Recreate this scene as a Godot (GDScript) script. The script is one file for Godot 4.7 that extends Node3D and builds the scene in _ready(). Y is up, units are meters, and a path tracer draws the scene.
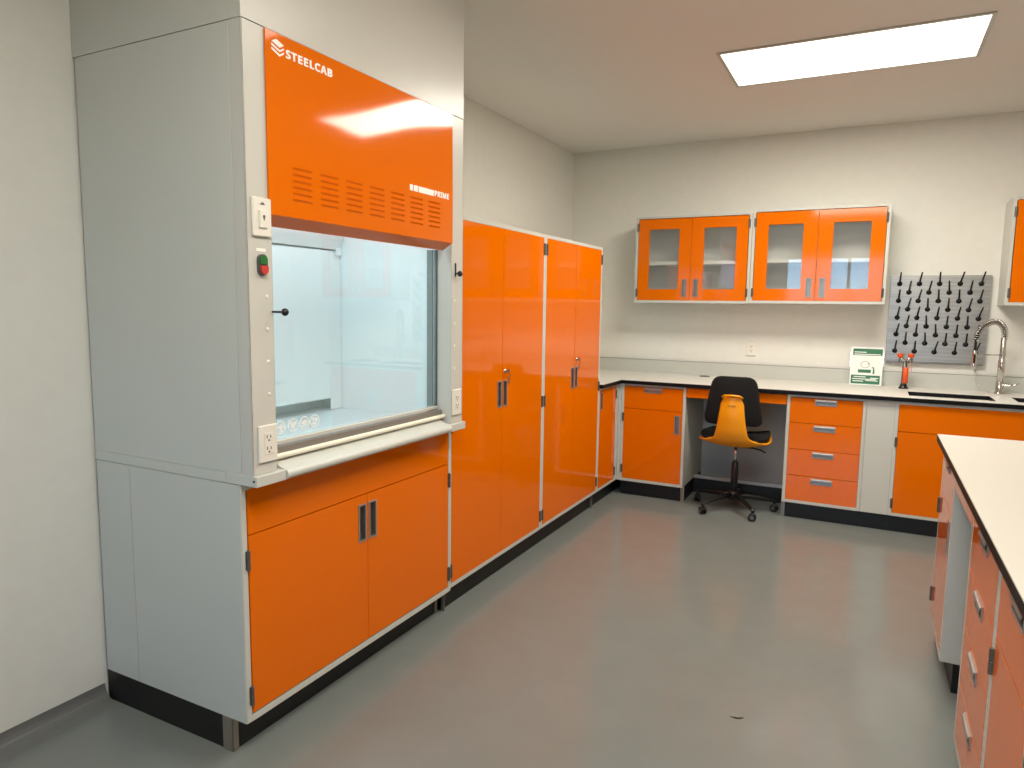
extends Node3D
# A small laboratory: fume hood, tall cabinets, benches and wall cabinets in orange and light grey.
# Left wall is x = 0, back wall is z = 0, floor is y = 0.

const CEIL := 2.803
const ROOM_X := 4.8
const ROOM_Z := 9.0

var M := {}
var used := {}
var rng := RandomNumberGenerator.new()


# ---------------------------------------------------------------- mesh builder
class MB:
	var t: Array[PackedVector3Array] = []   # one entry per closed piece: its triangles
	var g: PackedInt32Array = []            # smooth group of each piece (-1 flat)

	func piece(smooth := false) -> void:
		t.append(PackedVector3Array())
		g.append(t.size() if smooth else -1)

	func tri(a: Vector3, b: Vector3, c: Vector3) -> void:
		t[-1].append(a); t[-1].append(b); t[-1].append(c)

	func quad(a: Vector3, b: Vector3, c: Vector3, d: Vector3) -> void:
		tri(a, b, c); tri(a, c, d)

	func box(lo: Vector3, hi: Vector3, ch := 0.0) -> MB:
		piece()
		var l := lo.min(hi)
		var h := lo.max(hi)
		var s := h - l
		ch = minf(ch, minf(s.x, minf(s.y, s.z)) * 0.45)
		if ch <= 0.0:
			var p: Array[Vector3] = []
			for i in 8:
				p.append(Vector3(h.x if i & 1 else l.x, h.y if i & 2 else l.y, h.z if i & 4 else l.z))
			quad(p[0], p[2], p[3], p[1]); quad(p[4], p[5], p[7], p[6])
			quad(p[0], p[1], p[5], p[4]); quad(p[2], p[6], p[7], p[3])
			quad(p[0], p[4], p[6], p[2]); quad(p[1], p[3], p[7], p[5])
			return self
		var c := (l + h) * 0.5
		var e := s * 0.5
		var face := func(axis: int, sgn: float) -> Array:
			var r := []
			var u := (axis + 1) % 3
			var w := (axis + 2) % 3
			for q in [[-1, -1], [1, -1], [1, 1], [-1, 1]]:
				var v := Vector3.ZERO
				v[axis] = e[axis] * sgn
				v[u] = (e[u] - ch) * q[0]
				v[w] = (e[w] - ch) * q[1]
				r.append(c + v)
			return r
		for axis in 3:
			for sgn in [-1.0, 1.0]:
				var f: Array = face.call(axis, sgn)
				if sgn > 0: quad(f[0], f[1], f[2], f[3])
				else: quad(f[3], f[2], f[1], f[0])
		var at := func(axis: int, s3: Vector3) -> Vector3:
			var v := Vector3.ZERO
			for k in 3:
				v[k] = s3[k] * (e[k] if k == axis else e[k] - ch)
			return c + v
		for axis in 3:           # edges run along this axis
			var u := (axis + 1) % 3
			var w := (axis + 2) % 3
			for su in [-1.0, 1.0]:
				for sw in [-1.0, 1.0]:
					var a := Vector3.ZERO
					a[axis] = -1.0; a[u] = su; a[w] = sw
					var b := a
					b[axis] = 1.0
					var p0: Vector3 = at.call(u, a)
					var p1: Vector3 = at.call(u, b)
					var p2: Vector3 = at.call(w, b)
					var p3: Vector3 = at.call(w, a)
					if su * sw > 0: quad(p0, p3, p2, p1)
					else: quad(p0, p1, p2, p3)
		for i in 8:
			var s3 := Vector3(1.0 if i & 1 else -1.0, 1.0 if i & 2 else -1.0, 1.0 if i & 4 else -1.0)
			var p0: Vector3 = at.call(0, s3)
			var p1: Vector3 = at.call(1, s3)
			var p2: Vector3 = at.call(2, s3)
			if s3.x * s3.y * s3.z > 0: tri(p0, p1, p2)
			else: tri(p0, p2, p1)
		return self

	func ring(o0: Vector2, o1: Vector2, i0: Vector2, i1: Vector2, z0: float, z1: float) -> MB:
		# slab in the xy plane with a rectangular hole
		box(Vector3(o0.x, o0.y, z0), Vector3(o1.x, i0.y, z1))
		box(Vector3(o0.x, i1.y, z0), Vector3(o1.x, o1.y, z1))
		box(Vector3(o0.x, i0.y, z0), Vector3(i0.x, i1.y, z1))
		box(Vector3(i1.x, i0.y, z0), Vector3(o1.x, i1.y, z1))
		return self

	func loft(rings: Array, smooth := true, caps := true) -> MB:
		piece(smooth)
		for k in rings.size() - 1:
			var a: PackedVector3Array = rings[k]
			var b: PackedVector3Array = rings[k + 1]
			for i in a.size():
				var j := (i + 1) % a.size()
				quad(a[i], a[j], b[j], b[i])
		if caps:
			for q in [[rings[0], true], [rings[-1], false]]:
				var r: PackedVector3Array = q[0]
				var c := Vector3.ZERO
				for p in r: c += p
				c /= r.size()
				for i in r.size():
					var j := (i + 1) % r.size()
					if q[1]: tri(r[j], r[i], c)
					else: tri(r[i], r[j], c)
		return self

	func lathe(profile: Array, seg := 20, at := Vector3.ZERO, turn := Basis.IDENTITY, smooth := true) -> MB:
		# profile: [radius, height] from bottom to top, about local y
		var rings := []
		for p in profile:
			var r := PackedVector3Array()
			for i in seg:
				var a := TAU * i / seg
				r.append(at + turn * Vector3(cos(a) * p[0], p[1], sin(a) * p[0]))
			rings.append(r)
		return loft(rings, smooth)

	func cyl(a: Vector3, b: Vector3, r: float, seg := 14, ch := 0.0) -> MB:
		var d := b - a
		var y := d.normalized()
		var x := y.cross(Vector3.RIGHT if absf(y.x) < 0.8 else Vector3.UP).normalized()
		var bs := Basis(x, y, x.cross(y))
		var l := d.length()
		# separate caps so that the rim stays crisp
		if ch > 0.0: return lathe([[r - ch, 0], [r, ch], [r, l - ch], [r - ch, l]], seg, a, bs, false)
		return lathe([[r, 0], [r, l]], seg, a, bs, false)

	func tube(path: PackedVector3Array, r: float, seg := 8, r_end := -1.0) -> MB:
		var rings := []
		var n := Vector3.ZERO
		for i in path.size():
			var d := (path[mini(i + 1, path.size() - 1)] - path[maxi(i - 1, 0)]).normalized()
			if n == Vector3.ZERO:
				n = d.cross(Vector3.UP if absf(d.y) < 0.9 else Vector3.RIGHT).normalized()
			n = (n - d * n.dot(d)).normalized()
			var b := d.cross(n)
			var rr := r if r_end < 0 else lerpf(r, r_end, float(i) / (path.size() - 1))
			var q := PackedVector3Array()
			for k in seg:
				var a := TAU * k / seg
				q.append(path[i] + (n * cos(a) + b * sin(a)) * rr)
			rings.append(q)
		return loft(rings)

	func prism(poly: PackedVector2Array, z0: float, z1: float) -> MB:
		piece()
		var n := poly.size()
		var idx := Geometry2D.triangulate_polygon(poly)
		for k in range(0, idx.size(), 3):
			var a := poly[idx[k]]
			var b := poly[idx[k + 1]]
			var c := poly[idx[k + 2]]
			var ccw := (b - a).cross(c - a) > 0
			if not ccw:
				var sw := b
				b = c
				c = sw
			tri(Vector3(a.x, a.y, z1), Vector3(b.x, b.y, z1), Vector3(c.x, c.y, z1))
			tri(Vector3(a.x, a.y, z0), Vector3(c.x, c.y, z0), Vector3(b.x, b.y, z0))
		var cw := Geometry2D.is_polygon_clockwise(poly)
		for i in n:
			var p := poly[i]
			var q := poly[(i + 1) % n]
			if cw:
				var sw := p
				p = q
				q = sw
			quad(Vector3(p.x, p.y, z0), Vector3(q.x, q.y, z0), Vector3(q.x, q.y, z1), Vector3(p.x, p.y, z1))
		return self

	func sheet(grid: Array, thick: float) -> MB:
		# grid: rows of points; a closed skin of that thickness round it
		piece(true)
		var n := grid.size()
		var m: int = grid[0].size()
		var up := []
		var dn := []
		for i in n:
			var ru := PackedVector3Array()
			var rd := PackedVector3Array()
			for j in m:
				var du: Vector3 = grid[mini(i + 1, n - 1)][j] - grid[maxi(i - 1, 0)][j]
				var dv: Vector3 = grid[i][mini(j + 1, m - 1)] - grid[i][maxi(j - 1, 0)]
				var nn := du.cross(dv).normalized()
				ru.append(grid[i][j] + nn * thick * 0.5)
				rd.append(grid[i][j] - nn * thick * 0.5)
			up.append(ru); dn.append(rd)
		for i in n - 1:
			for j in m - 1:
				quad(up[i][j], up[i + 1][j], up[i + 1][j + 1], up[i][j + 1])
				quad(dn[i][j], dn[i][j + 1], dn[i + 1][j + 1], dn[i + 1][j])
		for i in n - 1:
			quad(up[i][0], dn[i][0], dn[i + 1][0], up[i + 1][0])
			quad(up[i][m - 1], up[i + 1][m - 1], dn[i + 1][m - 1], dn[i][m - 1])
		for j in m - 1:
			quad(up[0][j], up[0][j + 1], dn[0][j + 1], dn[0][j])
			quad(up[n - 1][j], dn[n - 1][j], dn[n - 1][j + 1], up[n - 1][j + 1])
		return self

	func merged() -> ArrayMesh:
		# all pieces belong to one closed body: flip them together
		var vol := 0.0
		var o := t[0][0]
		for p in t:
			for i in range(0, p.size(), 3):
				vol += (p[i] - o).dot((p[i + 1] - o).cross(p[i + 2] - o))
		var st := SurfaceTool.new()
		st.begin(Mesh.PRIMITIVE_TRIANGLES)
		for k in t.size():
			st.set_smooth_group(g[k])
			var p := t[k]
			for i in range(0, p.size(), 3):
				st.add_vertex(p[i])
				st.add_vertex(p[i + 2] if vol > 0 else p[i + 1])
				st.add_vertex(p[i + 1] if vol > 0 else p[i + 2])
		st.generate_normals()
		return st.commit()

	func done() -> ArrayMesh:
		var st := SurfaceTool.new()
		st.begin(Mesh.PRIMITIVE_TRIANGLES)
		for k in t.size():
			var p := t[k]
			var vol := 0.0
			var o := p[0]
			for i in range(0, p.size(), 3):
				vol += (p[i] - o).dot((p[i + 1] - o).cross(p[i + 2] - o))
			st.set_smooth_group(g[k])
			for i in range(0, p.size(), 3):
				st.add_vertex(p[i])
				st.add_vertex(p[i + 2] if vol > 0 else p[i + 1])
				st.add_vertex(p[i + 1] if vol > 0 else p[i + 2])
		st.generate_normals()
		return st.commit()


# ---------------------------------------------------------------- nodes
func numbered(parent: Node, called: String) -> String:
	var key := "%d/%s" % [parent.get_instance_id(), called]
	used[key] = used.get(key, -1) + 1
	return called if used[key] == 0 else "%s_%03d" % [called, used[key]]

func thing(called: String, label: String, category: String, at := Vector3.ZERO, turn := 0.0, group := "") -> Node3D:
	var o := Node3D.new()
	o.name = numbered(self, called)
	add_child(o)
	o.position = at
	o.rotation.y = turn
	o.set_meta("label", label)
	o.set_meta("category", category)
	if group: o.set_meta("group", group)
	return o

func part(parent: Node, called: String, mesh: Mesh, m: Material, at := Vector3.ZERO, turn := Vector3.ZERO) -> MeshInstance3D:
	var o := MeshInstance3D.new()
	o.name = numbered(parent, called)
	o.mesh = mesh
	o.material_override = m
	o.cast_shadow = GeometryInstance3D.SHADOW_CASTING_SETTING_ON
	parent.add_child(o)
	o.position = at
	o.rotation = turn
	return o

func struct(called: String, mesh: Mesh, m: Material, label: String, category: String) -> MeshInstance3D:
	var o := part(self, called, mesh, m)
	o.set_meta("kind", "structure")
	o.set_meta("label", label)
	o.set_meta("category", category)
	return o

func text_mesh(s: String, cap: float, width: float, spacing := 0.0) -> TextMesh:
	var f := SystemFont.new()
	f.font_names = PackedStringArray(["Droid Sans"])
	f.font_weight = 700
	var fv := FontVariation.new()
	fv.base_font = f
	fv.variation_embolden = 0.6
	fv.spacing_glyph = int(spacing)
	var t := TextMesh.new()
	t.font = fv
	t.text = s
	t.font_size = 64
	t.depth = 0.0012
	t.curve_step = 2.0
	t.pixel_size = cap / (64 * 0.714)
	return t


# ---------------------------------------------------------------- materials
func mat(c: Color, rough: float, metal := 0.0) -> StandardMaterial3D:
	var m := StandardMaterial3D.new()
	m.albedo_color = c
	m.roughness = rough
	m.metallic = metal
	return m

func noise_image(size: int, freq: float, seed_: int, octaves := 3) -> Image:
	var n := FastNoiseLite.new()
	n.seed = seed_
	n.frequency = freq
	n.fractal_octaves = octaves
	return n.get_seamless_image(size, size)

func noise_texture(size: int, freq: float, seed_: int, a: Color, b: Color, octaves := 4) -> ImageTexture:
	var src := noise_image(size, freq, seed_, octaves)
	var out := Image.create(size, size, false, Image.FORMAT_RGB8)
	for y in size:
		for x in size:
			out.set_pixel(x, y, a.lerp(b, src.get_pixel(x, y).r))
	return ImageTexture.create_from_image(out)

func wavy(m: StandardMaterial3D, freq: float, bump: float, scale_: float, seed_: int, octaves := 1) -> void:
	var im := noise_image(256, freq, seed_, octaves)
	im.bump_map_to_normal_map(bump)
	m.normal_enabled = true
	m.normal_texture = ImageTexture.create_from_image(im)
	m.normal_scale = 1.0
	m.uv1_triplanar = true
	m.uv1_world_triplanar = true
	m.uv1_scale = Vector3.ONE * scale_

func make_materials() -> void:
	var o := mat(Color(0.89, 0.425, 0.0), 0.07)
	o.metallic_specular = 0.37
	M.orange = o
	var po := o.duplicate() as StandardMaterial3D
	M.panel_orange = po
	M.grey = mat(Color(0.78, 0.785, 0.75), 0.38)
	M.frame = M.grey
	M.hood_white = mat(Color(0.785, 0.78, 0.745), 0.27)
	M.hood_white.metallic_specular = 0.4
	M.liner = mat(Color(0.90, 0.93, 0.93), 0.35)
	M.wall = mat(Color(0.90, 0.895, 0.86), 0.7)
	M.wall.albedo_texture = noise_texture(256, 0.03, 3, Color(0.985, 0.985, 0.985), Color(1, 1, 1))
	M.wall.uv1_triplanar = true
	M.wall.uv1_world_triplanar = true
	M.wall.uv1_scale = Vector3.ONE * 1.3
	M.ceiling = mat(Color(0.90, 0.89, 0.865), 0.85)
	var fl := mat(Color(0.475, 0.497, 0.48), 0.22)
	fl.albedo_texture = noise_texture(512, 0.012, 11, Color(0.97, 0.97, 0.965), Color(1, 1, 1), 3)
	var rt := noise_texture(256, 0.02, 17, Color(0.75, 0.75, 0.75), Color(1, 1, 1), 4)
	fl.roughness_texture = rt
	fl.roughness = 0.21
	wavy(fl, 0.008, 0.35, 0.6, 21, 2)
	M.floor = fl
	M.cove = mat(Color(0.42, 0.425, 0.41), 0.35)
	M.kick = mat(Color(0.035, 0.038, 0.036), 0.45)
	M.steel = mat(Color(0.62, 0.61, 0.58), 0.32, 1.0)
	var br := mat(Color(0.80, 0.78, 0.75), 0.36, 1.0)
	br.albedo_texture = noise_texture(128, 0.02, 8, Color(0.85, 0.85, 0.85), Color(1, 1, 1), 3)
	br.uv1_triplanar = true
	br.uv1_world_triplanar = true
	br.uv1_scale = Vector3(0.8, 12.0, 0.8)
	M.brushed = br
	M.foot = mat(Color(0.62, 0.59, 0.54), 0.3, 0.7)
	M.hinge = mat(Color(0.42, 0.40, 0.37), 0.38, 0.6)
	M.pull = mat(Color(0.66, 0.645, 0.62), 0.36, 0.6)
	M.cup = mat(Color(0.62, 0.60, 0.57), 0.32, 0.9)
	M.chrome = mat(Color(0.80, 0.79, 0.77), 0.1, 1.0)
	M.top = mat(Color(0.86, 0.85, 0.815), 0.4)
	M.island_top = mat(Color(0.785, 0.77, 0.725), 0.42)
	M.hood_deck = mat(Color(0.76, 0.80, 0.81), 0.4)
	M.core = mat(Color(0.05, 0.05, 0.05), 0.5)
	M.core.metallic_specular = 0.3
	M.splash = mat(Color(0.76, 0.765, 0.73), 0.42)
	M.black = mat(Color(0.02, 0.02, 0.02), 0.5)
	M.plastic_black = mat(Color(0.03, 0.03, 0.032), 0.35)
	M.fabric = mat(Color(0.018, 0.018, 0.02), 0.95)
	M.yellow = mat(Color(0.93, 0.60, 0.02), 0.38)
	M.cream = mat(Color(0.90, 0.885, 0.835), 0.4)
	M.slot = mat(Color(0.12, 0.11, 0.10), 0.6)
	M.print = mat(Color(0.96, 0.95, 0.92), 0.45)
	M.print_soft = mat(Color(0.88, 0.92, 0.93), 0.5)
	M.green_button = mat(Color(0.10, 0.42, 0.17), 0.35)
	M.red_button = mat(Color(0.76, 0.22, 0.18), 0.35)
	M.bezel = mat(Color(0.36, 0.37, 0.36), 0.35, 0.4)
	M.seal = mat(Color(0.30, 0.35, 0.34), 0.4)
	M.sill_bar = mat(Color(0.92, 0.90, 0.82), 0.4)
	M.tap_orange = mat(Color(0.88, 0.31, 0.05), 0.4)
	M.sign_green = mat(Color(0.13, 0.42, 0.28), 0.45)
	M.sign_paper = mat(Color(0.92, 0.93, 0.90), 0.5)
	M.sink = mat(Color(0.06, 0.06, 0.06), 0.4)
	M.aluminium = mat(Color(0.75, 0.75, 0.73), 0.35, 0.4)
	M.scrap = mat(Color(0.10, 0.085, 0.07), 0.8)
	M.door_paint = mat(Color(0.78, 0.76, 0.72), 0.5)
	var gl := mat(Color(0.90, 0.95, 0.95, 0.06), 0.0)
	gl.transparency = BaseMaterial3D.TRANSPARENCY_ALPHA
	M.glass = gl
	var sg := mat(Color(0.78, 0.93, 0.96, 0.10), 0.0)
	sg.transparency = BaseMaterial3D.TRANSPARENCY_ALPHA
	M.sash_glass = sg
	var ac := mat(Color(0.95, 0.98, 0.97, 0.08), 0.02)
	ac.transparency = BaseMaterial3D.TRANSPARENCY_ALPHA
	M.acrylic = ac
	var hose := mat(Color(0.85, 0.88, 0.88, 0.12), 0.15)
	hose.transparency = BaseMaterial3D.TRANSPARENCY_ALPHA
	M.hose = hose
	var em := mat(Color(0.95, 0.95, 0.93), 0.6)
	em.emission_enabled = true
	em.emission = Color(1.0, 0.97, 0.92)
	em.emission_energy_multiplier = 3.0
	M.glow = em
	var em2 := mat(Color(0.95, 0.97, 1.0), 0.6)
	em2.emission_enabled = true
	em2.emission = Color(0.90, 0.97, 1.0)
	em2.emission_energy_multiplier = 3.0
	M.glow_cool = em2


# ---------------------------------------------------------------- camera and light
func set_view() -> void:
	var cam := Camera3D.new()
	cam.name = "camera"
	cam.fov = 57.818
	cam.near = 0.05
	cam.far = 200.0
	cam.transform = Transform3D(Basis.from_euler(Vector3(-0.112235, 0.475824, 0.013526)), Vector3(2.43302, 1.46289, 5.85556))
	add_child(cam)
	cam.current = true
	var env := Environment.new()
	env.background_mode = Environment.BG_SKY
	var sm := ProceduralSkyMaterial.new()
	sm.sky_top_color = Color(0.45, 0.64, 0.88)
	sm.sky_horizon_color = Color(0.65, 0.835, 0.965)
	sm.ground_horizon_color = Color(0.55, 0.55, 0.52)
	sm.ground_bottom_color = Color(0.35, 0.34, 0.32)
	sm.sun_angle_max = 1.0
	sm.sky_energy_multiplier = 1.0
	var sky := Sky.new()
	sky.sky_material = sm
	env.sky = sky
	env.background_energy_multiplier = 9.0
	env.tonemap_mode = Environment.TONE_MAPPER_LINEAR
	env.tonemap_exposure = 1.05
	env.sdfgi_enabled = true
	env.ssao_enabled = true
	env.ssil_enabled = true
	var we := WorldEnvironment.new()
	we.name = "world_environment"
	we.environment = env
	add_child(we)

const HOOD_LAMP_ENERGY := 0.62

func area_light(called: String, at: Vector3, turn: Vector3, size: Vector2, energy: float, c: Color) -> void:
	var l := AreaLight3D.new()
	l.name = numbered(self, called)
	l.area_size = size
	l.area_normalize_energy = true
	l.light_energy = energy
	l.light_color = c
	l.shadow_enabled = true
	l.area_range = 14.0
	l.area_attenuation = 2.0
	add_child(l)
	l.position = at
	l.rotation = turn

func ceiling_light(cx: float, cz: float, label: String, energy: float) -> void:
	var o := thing("ceiling_light_panel", label, "ceiling light", Vector3(cx, CEIL, cz), 0.0, "recessed ceiling light panels")
	var hx := 0.5985
	var hz := 0.29
	var f := MB.new()
	var fw := 0.018
	f.box(Vector3(-hx - fw, -0.008, -hz - fw), Vector3(hx + fw, -0.0005, -hz))
	f.box(Vector3(-hx - fw, -0.008, hz), Vector3(hx + fw, -0.0005, hz + fw))
	f.box(Vector3(-hx - fw, -0.008, -hz), Vector3(-hx, -0.0005, hz))
	f.box(Vector3(hx, -0.008, -hz), Vector3(hx + fw, -0.0005, hz))
	part(o, "frame", f.done(), M.aluminium)
	part(o, "diffuser", MB.new().box(Vector3(-hx, -0.005, -hz), Vector3(hx, -0.0005, hz)).done(), M.glow)
	area_light("panel_lamp", Vector3(cx, CEIL - 0.009, cz), Vector3(-PI / 2, 0, 0), Vector2(hx * 2, hz * 2), energy, Color(1.0, 0.972, 0.925))


# ---------------------------------------------------------------- room
func build_room() -> void:
	struct("floor", MB.new().box(Vector3(-0.2, -0.1, -0.2), Vector3(ROOM_X + 0.2, 0, ROOM_Z + 0.2)).done(), M.floor, "grey glossy epoxy floor of the laboratory", "floor")
	struct("ceiling", MB.new().box(Vector3(-0.2, CEIL, -0.2), Vector3(ROOM_X + 0.2, CEIL + 0.12, ROOM_Z + 0.2)).done(), M.ceiling, "plain off-white plaster ceiling above the laboratory", "ceiling")
	struct("wall_left", MB.new().box(Vector3(-0.15, 0, -0.15), Vector3(0, CEIL, ROOM_Z + 0.15)).done(), M.wall, "cream wall behind fume hood and tall cabinets", "wall")
	struct("wall_back", MB.new().box(Vector3(0, 0, -0.15), Vector3(ROOM_X, CEIL, 0)).done(), M.wall, "cream wall behind the long bench and wall cabinets", "wall")
	struct("wall_right", MB.new().box(Vector3(ROOM_X, 0, -0.15), Vector3(ROOM_X + 0.15, CEIL, ROOM_Z + 0.15)).done(), M.wall, "plain cream wall beyond the island bench", "wall")
	# wall with the window, behind the camera
	var w := MB.new()
	var a := Vector2(0.88, 0.95)
	var b := Vector2(2.62, 2.46)
	w.ring(Vector2(0, 0), Vector2(ROOM_X, CEIL), a, b, ROOM_Z, ROOM_Z + 0.15)
	struct("wall_front", w.done(), M.wall, "cream wall with a wide window facing the wall cabinets", "wall")
	var f := MB.new()
	f.ring(a, b, a + Vector2(0.05, 0.05), b - Vector2(0.05, 0.05), ROOM_Z + 0.04, ROOM_Z + 0.10)
	f.box(Vector3(1.96, a.y, ROOM_Z + 0.045), Vector3(2.01, b.y, ROOM_Z + 0.095))
	f.box(Vector3(1.40, a.y, ROOM_Z + 0.045), Vector3(1.45, b.y, ROOM_Z + 0.095))
	var win := struct("window_1", f.done(), M.aluminium, "wide aluminium framed window with three panes", "window")
	for q in [[0.93, 1.40], [1.45, 1.96], [2.01, 2.57]]:
		part(win, "pane", MB.new().box(Vector3(q[0], a.y + 0.05, ROOM_Z + 0.068), Vector3(q[1], b.y - 0.05, ROOM_Z + 0.074)).done(), M.glass)
	# coved epoxy skirting, rising from the floor
	var prof := PackedVector2Array([Vector2(0, 0), Vector2(0.065, 0)])
	for k in range(1, 9):
		var t := PI / 2 * k / 8.0
		prof.append(Vector2(0.065 - 0.062 * sin(t), 0.002 + 0.058 * (1.0 - cos(t))))
	prof.append(Vector2(0, 0.06))
	var cv := MB.new()
	cv.prism(prof, 4.383, ROOM_Z)
	struct("baseboard_left", cv.done(), M.cove, "dark grey coved skirting along the cream wall beside the hood", "skirting")
	var cr := MB.new()
	var pr := PackedVector2Array()
	for p in prof: pr.append(Vector2(ROOM_X - p.x, p.y))
	cr.prism(pr, 0.0, ROOM_Z)
	struct("baseboard_right", cr.done(), M.cove, "dark grey coved skirting along the wall beyond the island", "skirting")


# ---------------------------------------------------------------- cabinets
# A cabinet is built facing +z: x runs from its left side, z = 0 is its front.
func pull(parent: Node, cx: float, cy: float, w: float, h: float, at := Vector3.ZERO) -> void:
	var m := MB.new()
	var e := 0.006
	m.ring(Vector2(cx - w / 2, cy - h / 2), Vector2(cx + w / 2, cy + h / 2), Vector2(cx - w / 2 + e, cy - h / 2 + e), Vector2(cx + w / 2 - e, cy + h / 2 - e), -0.002, 0.0035)
	var c := MB.new()
	var x0 := cx - w / 2 + e
	var x1 := cx + w / 2 - e
	var ya := cy - h / 2 + e
	var yb := cy + h / 2 - e
	var t := 0.0012
	c.ring(Vector2(x0 - t, ya - t), Vector2(x1 + t, yb + t), Vector2(x0, ya), Vector2(x1, yb), -0.022, -0.0022)
	c.box(Vector3(x0 - t, ya - t, -0.0232), Vector3(x1 + t, yb + t, -0.022))
	part(parent, "handle_cup", c.done(), M.cup, at)
	if w > h:   # drawer pull: a lip rolls over the top half of the cup
		var lip := PackedVector2Array([Vector2(0.0034, 0.0), Vector2(0.0075, -0.0015), Vector2(0.0095, -0.006), Vector2(0.0095, -0.0125), Vector2(0.0075, -0.0125), Vector2(0.0065, -0.007), Vector2(0.0034, -0.005)])
		var rot := MB.new().prism(lip, -(w / 2 - 0.004), w / 2 - 0.004)
		m.piece()
		for p in rot.t[0]:   # prism z -> x, prism x -> z
			m.t[-1].append(Vector3(cx + p.z, cy + h / 2 - 0.002 + p.y, p.x))
	part(parent, "handle", m.done(), M.pull, at)

func front(root: Node3D, called: String, x0: float, x1: float, y0: float, y1: float, handle := [], hinges := [], m: Material = null) -> MeshInstance3D:
	# a door or drawer front; handle: [cx, cy, w, h]; hinges: [[x, y] ...]
	var g := 0.0016
	var b := MB.new()
	if handle.is_empty():
		b.box(Vector3(x0 + g, y0 + g, -0.019), Vector3(x1 - g, y1 - g, 0.0), 0.0012)
	else:
		var hw: float = handle[2] / 2 - 0.002
		var hh: float = handle[3] / 2 - 0.002
		b.ring(Vector2(x0 + g, y0 + g), Vector2(x1 - g, y1 - g), Vector2(handle[0] - hw, handle[1] - hh), Vector2(handle[0] + hw, handle[1] + hh), -0.019, 0.0)
	var o := part(root, called, b.done(), m if m else M.orange)
	if not handle.is_empty():
		pull(o, handle[0], handle[1], handle[2], handle[3])
	for h in hinges:
		hinge(o, h[0], h[1])
	return o

func hinge(parent: Node, x: float, y: float) -> void:
	var m := MB.new()
	m.cyl(Vector3(x, y - 0.033, 0.004), Vector3(x, y - 0.0005, 0.004), 0.0062, 10, 0.001)
	m.cyl(Vector3(x, y + 0.0005, 0.004), Vector3(x, y + 0.033, 0.004), 0.0062, 10, 0.001)
	m.box(Vector3(x - 0.009, y - 0.030, -0.0005), Vector3(x + 0.009, y + 0.030, 0.0022), 0.0006)
	part(parent, "hinge", m.done(), M.hinge)

func carcass(root: Node3D, w: float, y0: float, y1: float, d: float) -> void:
	var t := 0.021
	var b := MB.new()
	b.box(Vector3(0, y0, -d), Vector3(t, y1, 0), 0.0015)
	b.box(Vector3(w - t, y0, -d), Vector3(w, y1, 0), 0.0015)
	b.box(Vector3(t, y0, -d), Vector3(w - t, y0 + t, 0))
	b.box(Vector3(t, y1 - t, -d), Vector3(w - t, y1, 0))
	part(root, "carcass", b.done(), M.frame)
	part(root, "back_panel", MB.new().box(Vector3(t, y0 + t, -d + 0.002), Vector3(w - t, y1 - t, -d + 0.012)).done(), M.grey)

func kick(root: Node3D, x0: float, x1: float, y: float, d: float, recess := 0.045, feet := []) -> void:
	part(root, "toe_kick", MB.new().box(Vector3(x0, 0.001, -d + 0.01), Vector3(x1, y - 0.0005, -recess)).done(), M.kick)
	for fx in feet:
		var m := MB.new()
		m.box(Vector3(fx - 0.012, 0.001, -recess), Vector3(fx + 0.012, y - 0.001, -recess + 0.004), 0.001)
		m.box(Vector3(fx - 0.012, 0.001, -recess), Vector3(fx - 0.008, y - 0.001, -recess + 0.022), 0.001)
		part(root, "foot", m.done(), M.foot)

const HK := 0.116
const DRAWER_W := 0.136
const DRAWER_H := 0.042

func drawer_door_cabinet(root: Node3D, w: float, d: float, y1: float, handle_right: bool, feet := []) -> void:
	carcass(root, w, HK, y1, d)
	kick(root, 0, w, HK, d, 0.045, feet)
	var t := 0.021
	front(root, "drawer", t, w - t, 0.690, y1 - 0.014, [w / 2, 0.838, DRAWER_W, DRAWER_H])
	var hx := w - t - 0.036 if handle_right else t + 0.036
	var gx := t - 0.004 if handle_right else w - t + 0.004
	front(root, "door", t, w - t, HK + 0.021, 0.690, [hx, 0.59, 0.042, 0.142], [[gx, 0.62], [gx, 0.215]])

func drawer_cabinet(root: Node3D, w: float, d: float, y1: float, feet := []) -> void:
	carcass(root, w, HK, y1, d)
	kick(root, 0, w, HK, d, 0.045, feet)
	var t := 0.021
	var ys := [HK + 0.019, 0.314, 0.500, 0.685, y1 - 0.014]
	for k in 4:
		front(root, "drawer", t, w - t, ys[k], ys[k + 1], [w / 2, ys[k + 1] - 0.032, DRAWER_W, DRAWER_H])

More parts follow.
